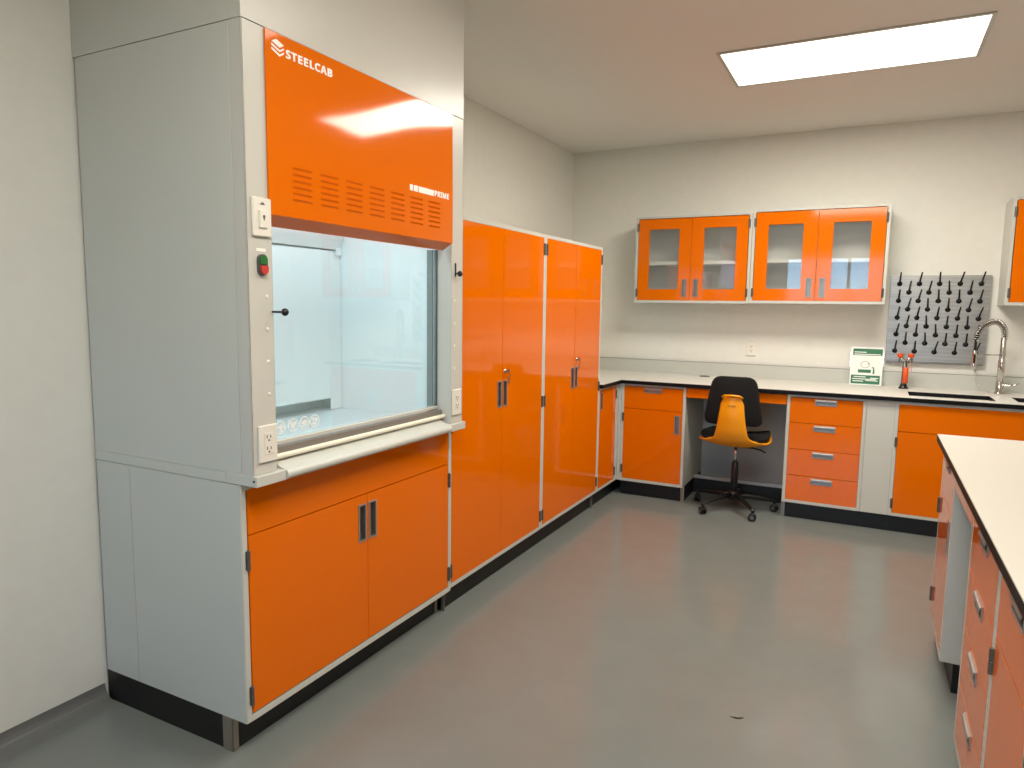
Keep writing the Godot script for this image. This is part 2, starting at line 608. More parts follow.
func tall_cabinet(root: Node3D, w: float, feet := []) -> void:
	var y1 := 1.876
	var d := 0.705
	carcass(root, w, HK, y1, d)
	kick(root, 0, w, HK, d, 0.045, feet)
	var t := 0.021
	var c := w / 2
	var hy := [1.79, 0.90, 0.20]
	var left := front(root, "door", t, c, HK + 0.019, y1 - 0.018, [c - 0.031, 1.0, 0.044, 0.140], [[t - 0.004, hy[0]], [t - 0.004, hy[1]], [t - 0.004, hy[2]]])
	var right := front(root, "door", c, w - t, HK + 0.019, y1 - 0.018, [c + 0.031, 1.0, 0.044, 0.140], [[w - t + 0.004, hy[0]], [w - t + 0.004, hy[1]], [w - t + 0.004, hy[2]]])
	left.name = "door"
	# lock with a key hanging from it
	var lk := MB.new()
	lk.cyl(Vector3(c + 0.032, 1.118, -0.003), Vector3(c + 0.032, 1.118, 0.006), 0.011, 18, 0.0015)
	lk.box(Vector3(c + 0.031, 1.112, 0.006), Vector3(c + 0.033, 1.124, 0.020))
	part(right, "lock", lk.done(), M.chrome)
	var ky := MB.new()
	ky.cyl(Vector3(c + 0.032, 1.118, 0.020), Vector3(c + 0.032, 1.118, 0.0225), 0.011, 16)
	ky.tube(PackedVector3Array([Vector3(c + 0.040, 1.114, 0.021), Vector3(c + 0.055, 1.098, 0.018), Vector3(c + 0.062, 1.085, 0.014)]), 0.0012, 6)
	ky.box(Vector3(c + 0.056, 1.048, 0.008), Vector3(c + 0.067, 1.086, 0.0105), 0.001)
	part(right, "key", ky.done(), M.hinge)

func wall_cabinet(root: Node3D, w: float, h: float) -> void:
	var d := 0.300
	carcass(root, w, 0.0, h, d)
	var t := 0.024
	var c := w / 2
	part(root, "shelf", MB.new().box(Vector3(0.0225, 0.302, -d + 0.014), Vector3(w - 0.0225, 0.328, -0.030)).done(), M.grey)
	for k in 2:
		var x0 := t if k == 0 else c
		var x1 := c if k == 0 else w - t
		var mid := (x0 + x1) / 2 - (0.004 if k == 0 else -0.004)
		var gx0 := mid - 0.121
		var gx1 := mid + 0.121
		var gy0 := 0.108
		var gy1 := 0.580
		var y0 := 0.018
		var y1 := h - 0.014
		var g := 0.0016
		var hx := c - 0.045 if k == 0 else c + 0.045
		var hw := 0.018
		var b := MB.new()
		b.box(Vector3(x0 + g, gy1, -0.019), Vector3(x1 - g, y1 - g, 0))
		b.box(Vector3(x0 + g, y0 + g, -0.019), Vector3(x1 - g, 0.047, 0))
		b.box(Vector3(gx0, 0.047, -0.019), Vector3(gx1, gy0, 0))
		if k == 0:
			b.box(Vector3(x0 + g, 0.047, -0.019), Vector3(gx0, gy1, 0))
			b.ring(Vector2(gx1, 0.047), Vector2(x1 - g, gy1), Vector2(hx - hw, 0.049), Vector2(hx + hw, 0.185), -0.019, 0)
		else:
			b.box(Vector3(gx1, 0.047, -0.019), Vector3(x1 - g, gy1, 0))
			b.ring(Vector2(x0 + g, 0.047), Vector2(gx0, gy1), Vector2(hx - hw, 0.049), Vector2(hx + hw, 0.185), -0.019, 0)
		var o := part(root, "door", b.done(), M.orange)
		part(o, "pane", MB.new().box(Vector3(gx0, gy0, -0.013), Vector3(gx1, gy1, -0.009)).done(), M.glass)
		pull(o, hx, 0.117, 0.040, 0.140)
		var gx := t - 0.004 if k == 0 else w - t + 0.004
		hinge(o, gx, 0.60)
		hinge(o, gx, 0.08)

func build_left_run() -> void:
	var t1 := thing("tall_cabinet", "tall orange two-door storage cabinet standing right against the fume hood", "cabinet", Vector3(0.718, 0, 3.158), PI / 2, "tall storage cabinets")
	tall_cabinet(t1, 1.035, [0.012])
	var t2 := thing("tall_cabinet", "tall orange two-door storage cabinet between the other tall cabinet and corner bench", "cabinet", Vector3(0.718, 0, 2.122), PI / 2, "tall storage cabinets")
	tall_cabinet(t2, 0.960, [0.948])
	# narrow cabinet under the short leg of the corner bench
	var s := thing("corner_base_cabinet", "narrow orange single-door base cabinet tucked beside the tall cabinet in the corner", "cabinet", Vector3(0.718, 0, 1.160), PI / 2)
	var w := 0.405
	carcass(s, w, HK, 0.879, 0.70)
	kick(s, 0, w, HK, 0.70, 0.045)
	front(s, "door", 0.021, w - 0.030, HK + 0.019, 0.862, [0.055, 0.780, 0.042, 0.130], [[w - 0.028, 0.80], [w - 0.028, 0.20]])
	# grey corner post where the two runs meet
	var c := thing("corner_filler", "light grey filler post in the inner corner between base cabinets", "filler panel", Vector3(0.70, HK, 0.73))
	var m := MB.new()
	m.box(Vector3(-0.02, 0.0, -0.011), Vector3(0.018, 0.763, 0.024), 0.0015)
	m.box(Vector3(0.0185, 0.0, -0.03), Vector3(0.040, 0.763, -0.0105), 0.0015)
	part(c, "post", m.done(), M.grey)
	part(c, "toe_kick", MB.new().box(Vector3(-0.25, -HK + 0.001, -0.30), Vector3(-0.027, -0.0005, 0.024)).done(), M.kick)

func build_back_run() -> void:
	var z := 0.7193
	var y1 := 0.8795
	var a := thing("base_cabinet", "orange base cabinet with one drawer over one door, left of the chair", "cabinet", Vector3(0.742, 0, z), 0, "base cabinets on the back wall")
	drawer_door_cabinet(a, 0.496, 0.70, y1, true, [0.490])
	# knee space
	var k := thing("knee_space_apron", "orange apron under the worktop over the chair's knee space", "desk panel", Vector3(1.239, 0, z))
	var kb := thing("modesty_panel", "grey modesty panel closing the back of the knee space behind the chair", "modesty panel", Vector3(1.239, 0, z))
	var kr := thing("knee_space_rail", "steel rail on a black skirting across the foot of the knee space", "foot rail", Vector3(1.239, 0, z))
	var kw := 0.699
	front(k, "apron", 0.0, kw, 0.803, 0.876)
	part(k, "apron_back", MB.new().box(Vector3(0.0, 0.815, -0.42), Vector3(kw, 0.878, -0.021)).done(), M.grey)
	part(kb, "back_panel", MB.new().box(Vector3(0.0, 0.002, -0.65), Vector3(kw, 0.878, -0.635)).done(), M.grey)
	part(kr, "rail", MB.new().box(Vector3(0.0, 0.116, -0.393), Vector3(kw, 0.143, -0.366), 0.003).done(), M.aluminium)
	part(kr, "toe_kick", MB.new().box(Vector3(0.0, 0.001, -0.390), Vector3(kw, 0.1155, -0.376)).done(), M.kick)
	var d := thing("drawer_cabinet", "orange base cabinet with four drawers, right of the chair", "cabinet", Vector3(1.939, 0, z), 0, "base cabinets on the back wall")
	drawer_cabinet(d, 0.494, 0.70, y1, [0.008])
	var f := thing("filler_panel", "plain light grey filler panel between drawer stack and sink cabinet", "filler panel", Vector3(2.4335, 0, z))
	part(f, "panel", MB.new().box(Vector3(0.001, HK, -0.03), Vector3(0.166, y1, -0.001), 0.0015).done(), M.grey)
	part(f, "toe_kick", MB.new().box(Vector3(0.0, 0.001, -0.69), Vector3(0.166, HK - 0.0005, -0.045)).done(), M.kick)
	var s := thing("sink_cabinet", "wide orange sink cabinet with a fixed apron over two doors", "cabinet", Vector3(2.600, 0, z), 0, "base cabinets on the back wall")
	var w := 1.02
	var t := 0.021
	carcass(s, w, HK, y1, 0.70)
	kick(s, 0, w, HK, 0.70)
	front(s, "apron", t, w - t, 0.681, y1 - 0.017)
	front(s, "door", t, w / 2, HK + 0.016, 0.681, [w / 2 - 0.033, 0.59, 0.042, 0.142], [[t - 0.004, 0.61], [t - 0.004, 0.20]])
	front(s, "door", w / 2, w - t, HK + 0.016, 0.681, [w / 2 + 0.033, 0.59, 0.042, 0.142], [[w - t + 0.004, 0.61], [w - t + 0.004, 0.20]])
	# L-shaped worktop with two sink cut-outs
	var wt := thing("worktop", "long L-shaped white worktop with black edge along the back wall", "worktop", Vector3(0, 0.88, 0))
	var x_end := 3.66
	for q in [["core", 0.0, 0.0265, M.core], ["surface", 0.0265, 0.030, M.top]]:
		var m := MB.new()
		var e := 0.0 if q[0] == "core" else 0.0008
		var ya: float = q[1]
		var yb: float = q[2]
		m.box(Vector3(0.001, ya, 0.743 - e), Vector3(0.747 - e, yb, 1.158))
		m.box(Vector3(0.001, ya, 0.001), Vector3(2.676, yb, 0.743 - e))
		m.box(Vector3(2.676, ya, 0.001), Vector3(3.152, yb, 0.322))
		m.box(Vector3(2.676, ya, 0.640), Vector3(3.152, yb, 0.743 - e))
		m.box(Vector3(3.152, ya, 0.001), Vector3(3.267, yb, 0.743 - e))
		m.box(Vector3(3.267, ya, 0.001), Vector3(3.560, yb, 0.322))
		m.box(Vector3(3.267, ya, 0.640), Vector3(3.560, yb, 0.743 - e))
		m.box(Vector3(3.560, ya, 0.001), Vector3(x_end - e, yb, 0.743 - e))
		part(wt, q[0], m.done(), q[3])
	part(wt, "upstand", MB.new().box(Vector3(0.001, 0.0302, 0.001), Vector3(x_end, 0.1365, 0.019)).box(Vector3(0.001, 0.0302, 0.0195), Vector3(0.019, 0.1365, 1.157)).done(), M.splash)
	part(wt, "upstand_core", MB.new().box(Vector3(0.001, 0.1366, 0.001), Vector3(x_end, 0.1380, 0.0185)).box(Vector3(0.001, 0.1366, 0.0195), Vector3(0.0185, 0.1380, 1.157)).done(), M.core)
	for q in [[2.676, 3.152, "black undermount sink basin beside the small orange-handled tap"], [3.267, 3.560, "smaller black undermount sink basin right of the spring faucet"]]:
		var sk := thing("sink_basin", q[2], "sink", Vector3((q[0] + q[1]) / 2, 0.66, 0.481), 0, "undermount sinks")
		var hw: float = (q[1] - q[0]) / 2
		var hd := 0.159
		var m := MB.new()
		m.box(Vector3(-hw - 0.008, 0, -hd - 0.008), Vector3(-hw, 0.2195, hd + 0.008))
		m.box(Vector3(hw, 0, -hd - 0.008), Vector3(hw + 0.008, 0.2195, hd + 0.008))
		m.box(Vector3(-hw, 0, -hd - 0.008), Vector3(hw, 0.2195, -hd))
		m.box(Vector3(-hw, 0, hd), Vector3(hw, 0.2195, hd + 0.008))
		m.box(Vector3(-hw, 0, -hd), Vector3(hw, 0.008, hd))
		part(sk, "bowl", m.done(), M.sink)
		part(sk, "drain", MB.new().cyl(Vector3(0, 0.008, 0), Vector3(0, 0.011, 0), 0.04, 20, 0.001).done(), M.chrome)
	# cable grommet in the worktop
	var gr := thing("cable_grommet", "small flat grey cable grommet set into the worktop", "grommet", Vector3(1.243, 0.9105, 0.124))
	part(gr, "cover", MB.new().lathe([[0.040, 0.0], [0.044, 0.001], [0.043, 0.004], [0.034, 0.006], [0.030, 0.005]], 24).done(), M.seal)

func build_wall_cabinets() -> void:
	var a := thing("wall_cabinet", "orange glass-door wall cabinet hanging nearest the room corner", "wall cabinet", Vector3(0.684, 1.502, 0.302), 0, "wall cabinets")
	wall_cabinet(a, 0.900, 0.682)
	var b := thing("wall_cabinet", "orange glass-door wall cabinet with the window mirrored in its glass", "wall cabinet", Vector3(1.586, 1.506, 0.302), 0, "wall cabinets")
	wall_cabinet(b, 0.914, 0.692)
	var c := thing("wall_cabinet", "orange wall cabinet right of the steel drying rack", "wall cabinet", Vector3(3.190, 1.508, 0.302), 0, "wall cabinets")
	wall_cabinet(c, 0.912, 0.694)


# ---------------------------------------------------------------- island
func build_island() -> void:
	var x := 2.745
	var y1 := 0.8795
	var d := 0.62
	var turn := -PI / 2
	var a := thing("island_cabinet", "orange island cabinet with one drawer over one door, beyond the island knee space", "cabinet", Vector3(x, 0, 2.33), turn, "island base cabinets")
	drawer_door_cabinet(a, 0.485, d, y1, true, [0.02])
	var k := thing("island_apron", "orange apron panel over the island knee space", "desk panel", Vector3(x, 0, 2.8155), turn)
	front(k, "apron", 0.0, 0.540, 0.803, 0.876)
	part(k, "apron_back", MB.new().box(Vector3(0.0, 0.815, -0.40), Vector3(0.540, 0.878, -0.021)).done(), M.grey)
	part(k, "back_panel", MB.new().box(Vector3(0.0, 0.10, -0.60), Vector3(0.540, 0.814, -0.585)).done(), M.grey)
	var b := thing("island_drawer_cabinet", "orange island cabinet with four drawers beside the knee space", "cabinet", Vector3(x, 0, 3.356), turn, "island base cabinets")
	drawer_cabinet(b, 0.516, d, y1, [0.02])
	var c := thing("island_cabinet", "orange island cabinet with one drawer over one door, next to the island drawer stack", "cabinet", Vector3(x, 0, 3.873), turn, "island base cabinets")
	drawer_door_cabinet(c, 0.50, d, y1, true)
	var e := thing("island_cabinet", "orange island cabinet with one drawer over one door at the near end of the island", "cabinet", Vector3(x, 0, 4.374), turn, "island base cabinets")
	drawer_door_cabinet(e, 0.50, d, y1, true)
	var t := thing("island_worktop", "wide white island worktop with thin black edge", "worktop", Vector3(2.725, 0.88, 2.20))
	part(t, "core", MB.new().box(Vector3(0, 0, 0), Vector3(1.30, 0.0265, 2.80)).done(), M.core)
	part(t, "surface", MB.new().box(Vector3(0.0008, 0.0265, 0.0008), Vector3(1.2992, 0.030, 2.7992)).done(), M.island_top)
	var bk := thing("island_back_panel", "plain light grey panel closing the far side of the island", "panel", Vector3(3.372, 0, 2.33))
	part(bk, "panel", MB.new().box(Vector3(0, 0.001, 0), Vector3(0.60, 0.8795, 0.02)).box(Vector3(0.58, 0.001, 0.02), Vector3(0.60, 0.8795, 2.54)).done(), M.grey)


# ---------------------------------------------------------------- fume hood
const HZ0 := 4.377   # near side
const HZ1 := 3.166   # far side

func rot_x(m: MB) -> MB:   # a mesh drawn facing +z (x to the right) turned to face +x
	for k in m.t.size():
		for i in m.t[k].size():
			var p := m.t[k][i]
			m.t[k][i] = Vector3(p.z, p.y, -p.x)
	return m

func build_hood_base() -> void:
	var w := HZ0 - HZ1
	var b := thing("hood_base_cabinet", "orange two-door base cabinet under the fume hood", "cabinet", Vector3(0.734, 0, HZ0), PI / 2)
	var y1 := 0.9015
	carcass(b, w, HK, y1, 0.715)
	part(b, "toe_kick", MB.new().box(Vector3(0.002, 0.001, -0.722), Vector3(w - 0.01, HK - 0.0005, -0.072)).done(), M.kick)
	# seam cover on the side facing the room
	part(b, "side_panel", MB.new().box(Vector3(-0.0025, HK + 0.002, -0.715), Vector3(-0.0002, y1 - 0.001, -0.535)).box(Vector3(-0.0025, HK + 0.002, -0.5325), Vector3(-0.0002, y1 - 0.001, -0.003)).done(), M.grey)
	for fx in [-0.0015, w - 0.034]:
		var m := MB.new()
		m.box(Vector3(fx, 0.001, -0.0715), Vector3(fx + 0.024, HK - 0.001, -0.068), 0.001)
		m.box(Vector3(fx, 0.001, -0.115), Vector3(fx + 0.003, HK - 0.001, -0.068), 0.001)
		m.cyl(Vector3(fx - 0.0015, 0.055, -0.105), Vector3(fx + 0.001, 0.055, -0.105), 0.004, 8)
		part(b, "foot", m.done(), M.foot)
	var t := 0.024
	var c := w / 2
	front(b, "apron", t, w - t, 0.733, 0.886)
	front(b, "door", t, c, HK + 0.026, 0.733, [c - 0.031, 0.623, 0.046, 0.148], [[t - 0.004, 0.655], [t - 0.004, 0.205]])
	front(b, "door", c, w - t, HK + 0.026, 0.733, [c + 0.031, 0.623, 0.046, 0.148], [[w - t + 0.004, 0.655], [w - t + 0.004, 0.205]])

func outlet(parent: Node, at: Vector3, turn: Vector3) -> void:
	var p := part(parent, "outlet_plate", MB.new().box(Vector3(-0.037, -0.058, 0), Vector3(0.037, 0.058, 0.008), 0.003).box(Vector3(-0.017, -0.034, 0.008), Vector3(0.017, 0.034, 0.0095), 0.0007).done(), M.cream, at, turn)
	for s in [-1, 1]:
		var y: float = 0.018 * s
		var m := MB.new()
		m.box(Vector3(-0.0085, y - 0.001, 0.0094), Vector3(-0.0058, y + 0.009, 0.0100))
		m.box(Vector3(0.0058, y - 0.001, 0.0094), Vector3(0.0085, y + 0.008, 0.0100))
		m.cyl(Vector3(0, y - 0.0075, 0.0094), Vector3(0, y - 0.0075, 0.0100), 0.0032, 8)
		if parent == self: continue
		if parent is Node3D and parent.get_parent() == self: part(p, "socket", m.done(), M.slot)
		else: part(parent, "socket", m.done(), M.slot, at, turn)

func build_hood() -> void:
	var o := thing("fume_hood", "large grey fume hood with orange louvred front panel and glass sash", "fume hood", Vector3(0, 0.9365, (HZ0 + HZ1) / 2))
	var z0 := HZ0 - o.position.z      # near side, local
	var z1 := HZ1 - o.position.z      # far side, local
	var oy: float = o.position.y
	var yt := 2.264 - oy
	var xf := 0.7924
	# outer shell
	for s in [z0, z1]:
		var zi: float = s - signf(s) * 0.003
		part(o, "side_panel", MB.new().box(Vector3(0.012, 0, zi), Vector3(0.7405, yt, s), 0.001).done(), M.grey)
	part(o, "roof", MB.new().box(Vector3(0.012, yt - 0.02, z1 + 0.004), Vector3(0.70, yt - 0.001, z0 - 0.004)).done(), M.grey)
	part(o, "rear_panel", MB.new().box(Vector3(0.012, 0.0, z1 + 0.004), Vector3(0.022, yt - 0.021, z0 - 0.004)).done(), M.grey)
	# front posts, wrapped round the corners
	var lpost: MeshInstance3D
	var rpost: MeshInstance3D
	for s in [1.0, -1.0]:
		var zo: float = z0 if s > 0 else z1
		var zi: float = zo - s * 0.096
		var m := MB.new()
		m.box(Vector3(0.7425, 0, zo), Vector3(xf, yt, zo - s * 0.004), 0.0008)
		m.box(Vector3(xf - 0.004, 0, zo), Vector3(xf, yt, zi), 0.0015)
		m.box(Vector3(0.722, 0, zi + s * 0.003), Vector3(xf, yt, zi), 0.0008)
		m.box(Vector3(0.70, 0, zo - s * 0.004), Vector3(0.722, yt, zi), 0.0)
		var p := part(o, "corner_post", m.done(), M.hood_white)
		if s > 0: lpost = p
		else: rpost = p
		# screw caps
		for y in [1.480, 1.381, 1.282, 1.182]:
			var zc: float = zi + s * 0.026
			part(p, "screw_cap", MB.new().lathe([[0.0062, 0], [0.0062, 0.0012], [0.004, 0.0028], [0.0012, 0.0034]], 12, Vector3(xf, y - oy, zc), Basis(Vector3.UP, Vector3.RIGHT, Vector3.BACK)).done(), M.cream)
		var zo2: float = zi + s * 0.040
		outlet(p, Vector3(xf, 1.030 - oy, zo2), Vector3(0, PI / 2, 0))
	# ball knobs on short spindles
	var kb := MB.new()
	var pk := Vector3(xf, 1.434 - oy, 4.285 - o.position.z)
	kb.cyl(pk - Vector3(0.002, 0, 0), pk + Vector3(0.046, 0, 0), 0.0035, 10)
	kb.lathe([[0.002, -0.012], [0.0085, -0.0085], [0.012, 0], [0.0085, 0.0085], [0.002, 0.012]], 16, pk + Vector3(0.052, 0, 0))
	part(lpost, "knob", kb.done(), M.plastic_black)
	var kr := MB.new()
	pk = Vector3(xf, 1.598 - oy, 3.231 - o.position.z)
	kr.cyl(pk - Vector3(0.002, 0, 0), pk + Vector3(0.018, 0, 0), 0.004, 10)
	kr.cyl(pk + Vector3(0.003, -0.012, 0), pk + Vector3(0.003, 0.046, 0), 0.0032, 8)
	kr.lathe([[0.002, -0.013], [0.009, -0.009], [0.013, 0], [0.009, 0.009], [0.002, 0.013]], 16, pk + Vector3(0.025, 0, 0))
	part(rpost, "knob", kr.done(), M.plastic_black)
	# light switch on the near post
	var sc := Vector3(xf, 1.714 - oy, 4.324 - o.position.z)
	var sp := MB.new()
	sp.box(Vector3(-0.036, -0.057, 0), Vector3(0.036, 0.057, 0.010), 0.003)
	part(lpost, "switch_plate", rot_x(sp).done(), M.cream, sc)
	var rk := MB.new()
	rk.box(Vector3(-0.016, -0.032, 0.010), Vector3(0.016, 0.020, 0.016), 0.002)
	part(lpost, "switch_rocker", rot_x(rk).done(), M.cream, sc)
	var pm := MB.new()
	pm.box(Vector3(-0.010, 0.036, 0.0100), Vector3(0.010, 0.0385, 0.0104))
	pm.box(Vector3(-0.004, 0.0385, 0.0100), Vector3(0.006, 0.043, 0.0104))
	part(lpost, "switch_print", rot_x(pm).done(), M.bezel, sc)
	var bl := MB.new()
	bl.prism(PackedVector2Array([Vector2(-0.002, -0.010), Vector2(0.002, -0.010), Vector2(0.0025, -0.004), Vector2(0.005, 0.001), Vector2(0.003, 0.006), Vector2(-0.003, 0.006), Vector2(-0.005, 0.001), Vector2(-0.0025, -0.004)]), 0.0160, 0.0165)
	part(lpost, "bulb_symbol", rot_x(bl).done(), M.bezel, sc)
	# start / stop button in an oval bezel with a label above
	var bc := Vector3(xf, 1.574 - oy, 4.325 - o.position.z)
	var oval := func(rx: float, ry: float, ya: float, yb: float) -> PackedVector2Array:
		var q := PackedVector2Array()
		for i in 32:
			var a := TAU * i / 32
			var yy := sin(a) * rx + (ry - rx) * signf(sin(a))
			q.append(Vector2(cos(a) * rx, clampf(yy, ya, yb)))
		return q
	part(lpost, "button_bezel", rot_x(MB.new().prism(oval.call(0.017, 0.032, -1.0, 1.0), 0.0, 0.010)).done(), M.bezel, bc)
	part(lpost, "green_button", rot_x(MB.new().prism(oval.call(0.0135, 0.028, 0.0025, 1.0), 0.010, 0.014)).done(), M.green_button, bc)
	part(lpost, "red_button", rot_x(MB.new().prism(oval.call(0.0135, 0.028, -1.0, -0.0025), 0.010, 0.017)).done(), M.red_button, bc)
	part(lpost, "button_label", rot_x(MB.new().box(Vector3(-0.018, 0.040, 0), Vector3(0.018, 0.049, 0.001))).done(), M.print, bc)
	# orange front panel: leans out a little towards its lower edge, folded back below
	var pz0 := 4.294 - o.position.z
	var pz1 := 3.267 - o.position.z
	var py0 := 1.727 - oy
	var py1 := 2.2615 - oy
	var fx := func(y: float, z: float) -> float:
		var k := (py1 - y) / (py1 - py0)
		return 0.7990 + 0.0025 * k + 0.0011 * sin(z * 9.0 + 0.6) * sin(PI * k)
	var fp := MB.new()
	var rows := 24
	var cols := 30
	fp.piece(true)
	for i in rows:
		for j in cols:
			var q: Array[Vector3] = []
			for d in [[0, 0], [1, 0], [1, 1], [0, 1]]:
				var y: float = lerpf(py0, py1, float(i + d[0]) / rows)
				var z: float = lerpf(pz0, pz1, float(j + d[1]) / cols)
				q.append(Vector3(fx.call(y, z), y, z))
			fp.quad(q[0], q[3], q[2], q[1])
	fp.piece()
	var bx := 0.7935
	var lip := 0.752
	var ly := 1.697 - oy
	for j in cols:
		var za: float = lerpf(pz0, pz1, float(j) / cols)
		var zb: float = lerpf(pz0, pz1, float(j + 1) / cols)
		fp.quad(Vector3(fx.call(py0, za), py0, za), Vector3(lip, ly, za), Vector3(lip, ly, zb), Vector3(fx.call(py0, zb), py0, zb))
		fp.quad(Vector3(bx, py1, za), Vector3(fx.call(py1, za), py1, za), Vector3(fx.call(py1, zb), py1, zb), Vector3(bx, py1, zb))
		fp.quad(Vector3(bx, py1, za), Vector3(bx, py1, zb), Vector3(bx, py0, zb), Vector3(bx, py0, za))
		fp.quad(Vector3(bx, py0, za), Vector3(bx, py0, zb), Vector3(lip, ly, zb), Vector3(lip, ly, za))
	for q in [[pz0, false], [pz1, true]]:
		var z: float = q[0]
		for i in rows:
			var ya: float = lerpf(py0, py1, float(i) / rows)
			var yb: float = lerpf(py0, py1, float(i + 1) / rows)
			var r := [Vector3(bx, ya, z), Vector3(fx.call(ya, z), ya, z), Vector3(fx.call(yb, z), yb, z), Vector3(bx, yb, z)]
			if q[1]: fp.quad(r[3], r[2], r[1], r[0])
			else: fp.quad(r[0], r[1], r[2], r[3])
		if q[1]: fp.tri(Vector3(bx, py0, z), Vector3(lip, ly, z), Vector3(fx.call(py0, z), py0, z))
		else: fp.tri(Vector3(bx, py0, z), Vector3(fx.call(py0, z), py0, z), Vector3(lip, ly, z))
	var panel := part(o, "front_panel", fp.merged(), M.panel_orange)
	panel.set_meta("label", "glossy orange front panel with louvres and white print")
	# louvres: seven columns of six
	var lv := MB.new()
	lv.piece()
	var hl := 0.0435
	var hh := 0.0036
	var pr := 0.0045
	var A := Vector3(0, hh, hl)
	var B := Vector3(0, hh, -hl)
	var C := Vector3(0, -hh, -hl)
	var D := Vector3(0, -hh, hl)
	var E := Vector3(pr, hh * 0.7, hl - 0.006)
	var F := Vector3(pr, hh * 0.7, -hl + 0.006)
	lv.quad(A, E, F, B); lv.quad(E, D, C, F); lv.tri(A, D, E); lv.tri(B, F, C); lv.quad(A, B, C, D)
	var lvm := lv.done()
	for cix in 7:
		for r in 6:
			var z := 4.1555 - 0.1246 * cix - o.position.z
			var y := 1.879 - 0.0193 * r - oy
			part(panel, "louvre", lvm, M.panel_orange, Vector3(fx.call(y, z) + 0.0001, y, z), Vector3(0, 0, -0.025))
	# printed logo and lettering
	var lg := MB.new()
	var s := 0.001
	lg.prism(PackedVector2Array([Vector2(-25, 10), Vector2(-6, 22), Vector2(25, 10), Vector2(8, -2)]) , 0, 1)
	lg.prism(PackedVector2Array([Vector2(-25, 4), Vector2(8, -9), Vector2(25, 2), Vector2(25, -4), Vector2(8, -16), Vector2(-25, -3)]), 0, 1)
	lg.prism(PackedVector2Array([Vector2(-25, -9), Vector2(8, -23), Vector2(25, -11), Vector2(25, -17), Vector2(8, -30), Vector2(-25, -16)]), 0, 1)
	for k in lg.t.size():
		for i in lg.t[k].size():
			lg.t[k][i] *= Vector3(s, s * 0.9, 0.0008)
	var face := func(y: float, z: float) -> Vector3:
		return Vector3(fx.call(y - oy, z - o.position.z) + 0.0004, y - oy, z - o.position.z)
	part(panel, "logo", rot_x(lg).done(), M.print, face.call(2.224, 4.246), Vector3(0, 0, -0.025))
	var tm := text_mesh("STEELCAB", 0.0235, 0.205, 2.0)
	var lt := part(panel, "lettering", tm, M.print, face.call(2.2125, 4.111), Vector3(0, PI / 2, 0))
	lt.scale = Vector3(0.205 / maxf(tm.get_aabb().size.x, 0.01), 1, 1)
	var tp := text_mesh("PRIME", 0.0215, 0.105)
	var lp := part(panel, "lettering", tp, M.print, face.call(1.9165, 3.352), Vector3(0, PI / 2, 0))
	lp.scale = Vector3(0.108 / maxf(tp.get_aabb().size.x, 0.01), 1, 1)
	var bars := MB.new()
	bars.box(Vector3(-0.087, -0.0115, 0), Vector3(-0.068, 0.0115, 0.001))
	bars.box(Vector3(-0.062, -0.0115, 0), Vector3(-0.032, 0.0115, 0.001))
	bars.box(Vector3(-0.027, -0.0115, 0), Vector3(0.080, 0.0115, 0.001))
	part(panel, "logo_bars", rot_x(bars).done(), M.print, face.call(1.9165, 3.490))
	# interior
	var iz0 := 4.300 - o.position.z
	var iz1 := 3.243 - o.position.z
	for q in [iz0, iz1]:
		part(o, "liner_wall", MB.new().box(Vector3(0.030, 0.0, q), Vector3(0.698, yt - 0.022, q + signf(q) * 0.004)).done(), M.liner)
	part(o, "liner_rear", MB.new().box(Vector3(0.028, 0.0, iz1), Vector3(0.034, yt - 0.022, iz0)).done(), M.liner)
	part(o, "liner_roof", MB.new().box(Vector3(0.03, yt - 0.045, iz1), Vector3(0.698, yt - 0.022, iz0)).done(), M.liner)
	# baffle: lower sheet with a slot below it, upper sheet leaning forward
	var bf := MB.new()
	bf.box(Vector3(0.150, 1.012 - oy, iz1 + 0.080), Vector3(0.156, 1.706 - oy, iz0 - 0.001), 0.001)
	bf.box(Vector3(0.150, 0.957 - oy, iz1 + 0.002), Vector3(0.156, 1.706 - oy, iz1 + 0.0798), 0.001)
	part(o, "baffle", bf.done(), M.liner)
	var bu := MB.new()
	bu.prism(PackedVector2Array([Vector2(0.154, 1.716 - oy), Vector2(0.160, 1.714 - oy), Vector2(0.330, 2.19 - oy), Vector2(0.324, 2.192 - oy)]), iz1 + 0.002, iz0 - 0.001)
	part(o, "upper_baffle", bu.done(), M.liner)
	for zc in [iz1 + 0.022, 0.0, iz0 - 0.03]:
		part(o, "baffle_bracket", MB.new().box(Vector3(0.157, 1.688 - oy, zc - 0.018), Vector3(0.168, 1.722 - oy, zc + 0.018), 0.002).done(), M.liner)
	part(o, "work_surface", MB.new().box(Vector3(0.035, 0.0, iz1), Vector3(0.735, 0.018, iz0)).done(), M.hood_deck)
	# lamp strip in the roof of the chamber, behind the front panel
	var lamp := Vector3(0.52, yt - 0.046, 0.0)
	part(o, "lamp_strip", MB.new().box(lamp + Vector3(-0.06, -0.012, -0.45), lamp + Vector3(0.06, 0, 0.45), 0.003).done(), M.glow_cool)
	area_light("hood_lamp", o.position + lamp + Vector3(0, -0.014, 0), Vector3(-PI / 2, 0, 0), Vector2(0.12, 0.90), HOOD_LAMP_ENERGY, Color(0.80, 0.945, 1.0))
	# sash: glass between side tracks, on a bottom rail
	var gz0 := 4.279 - o.position.z
	var gz1 := 3.264 - o.position.z
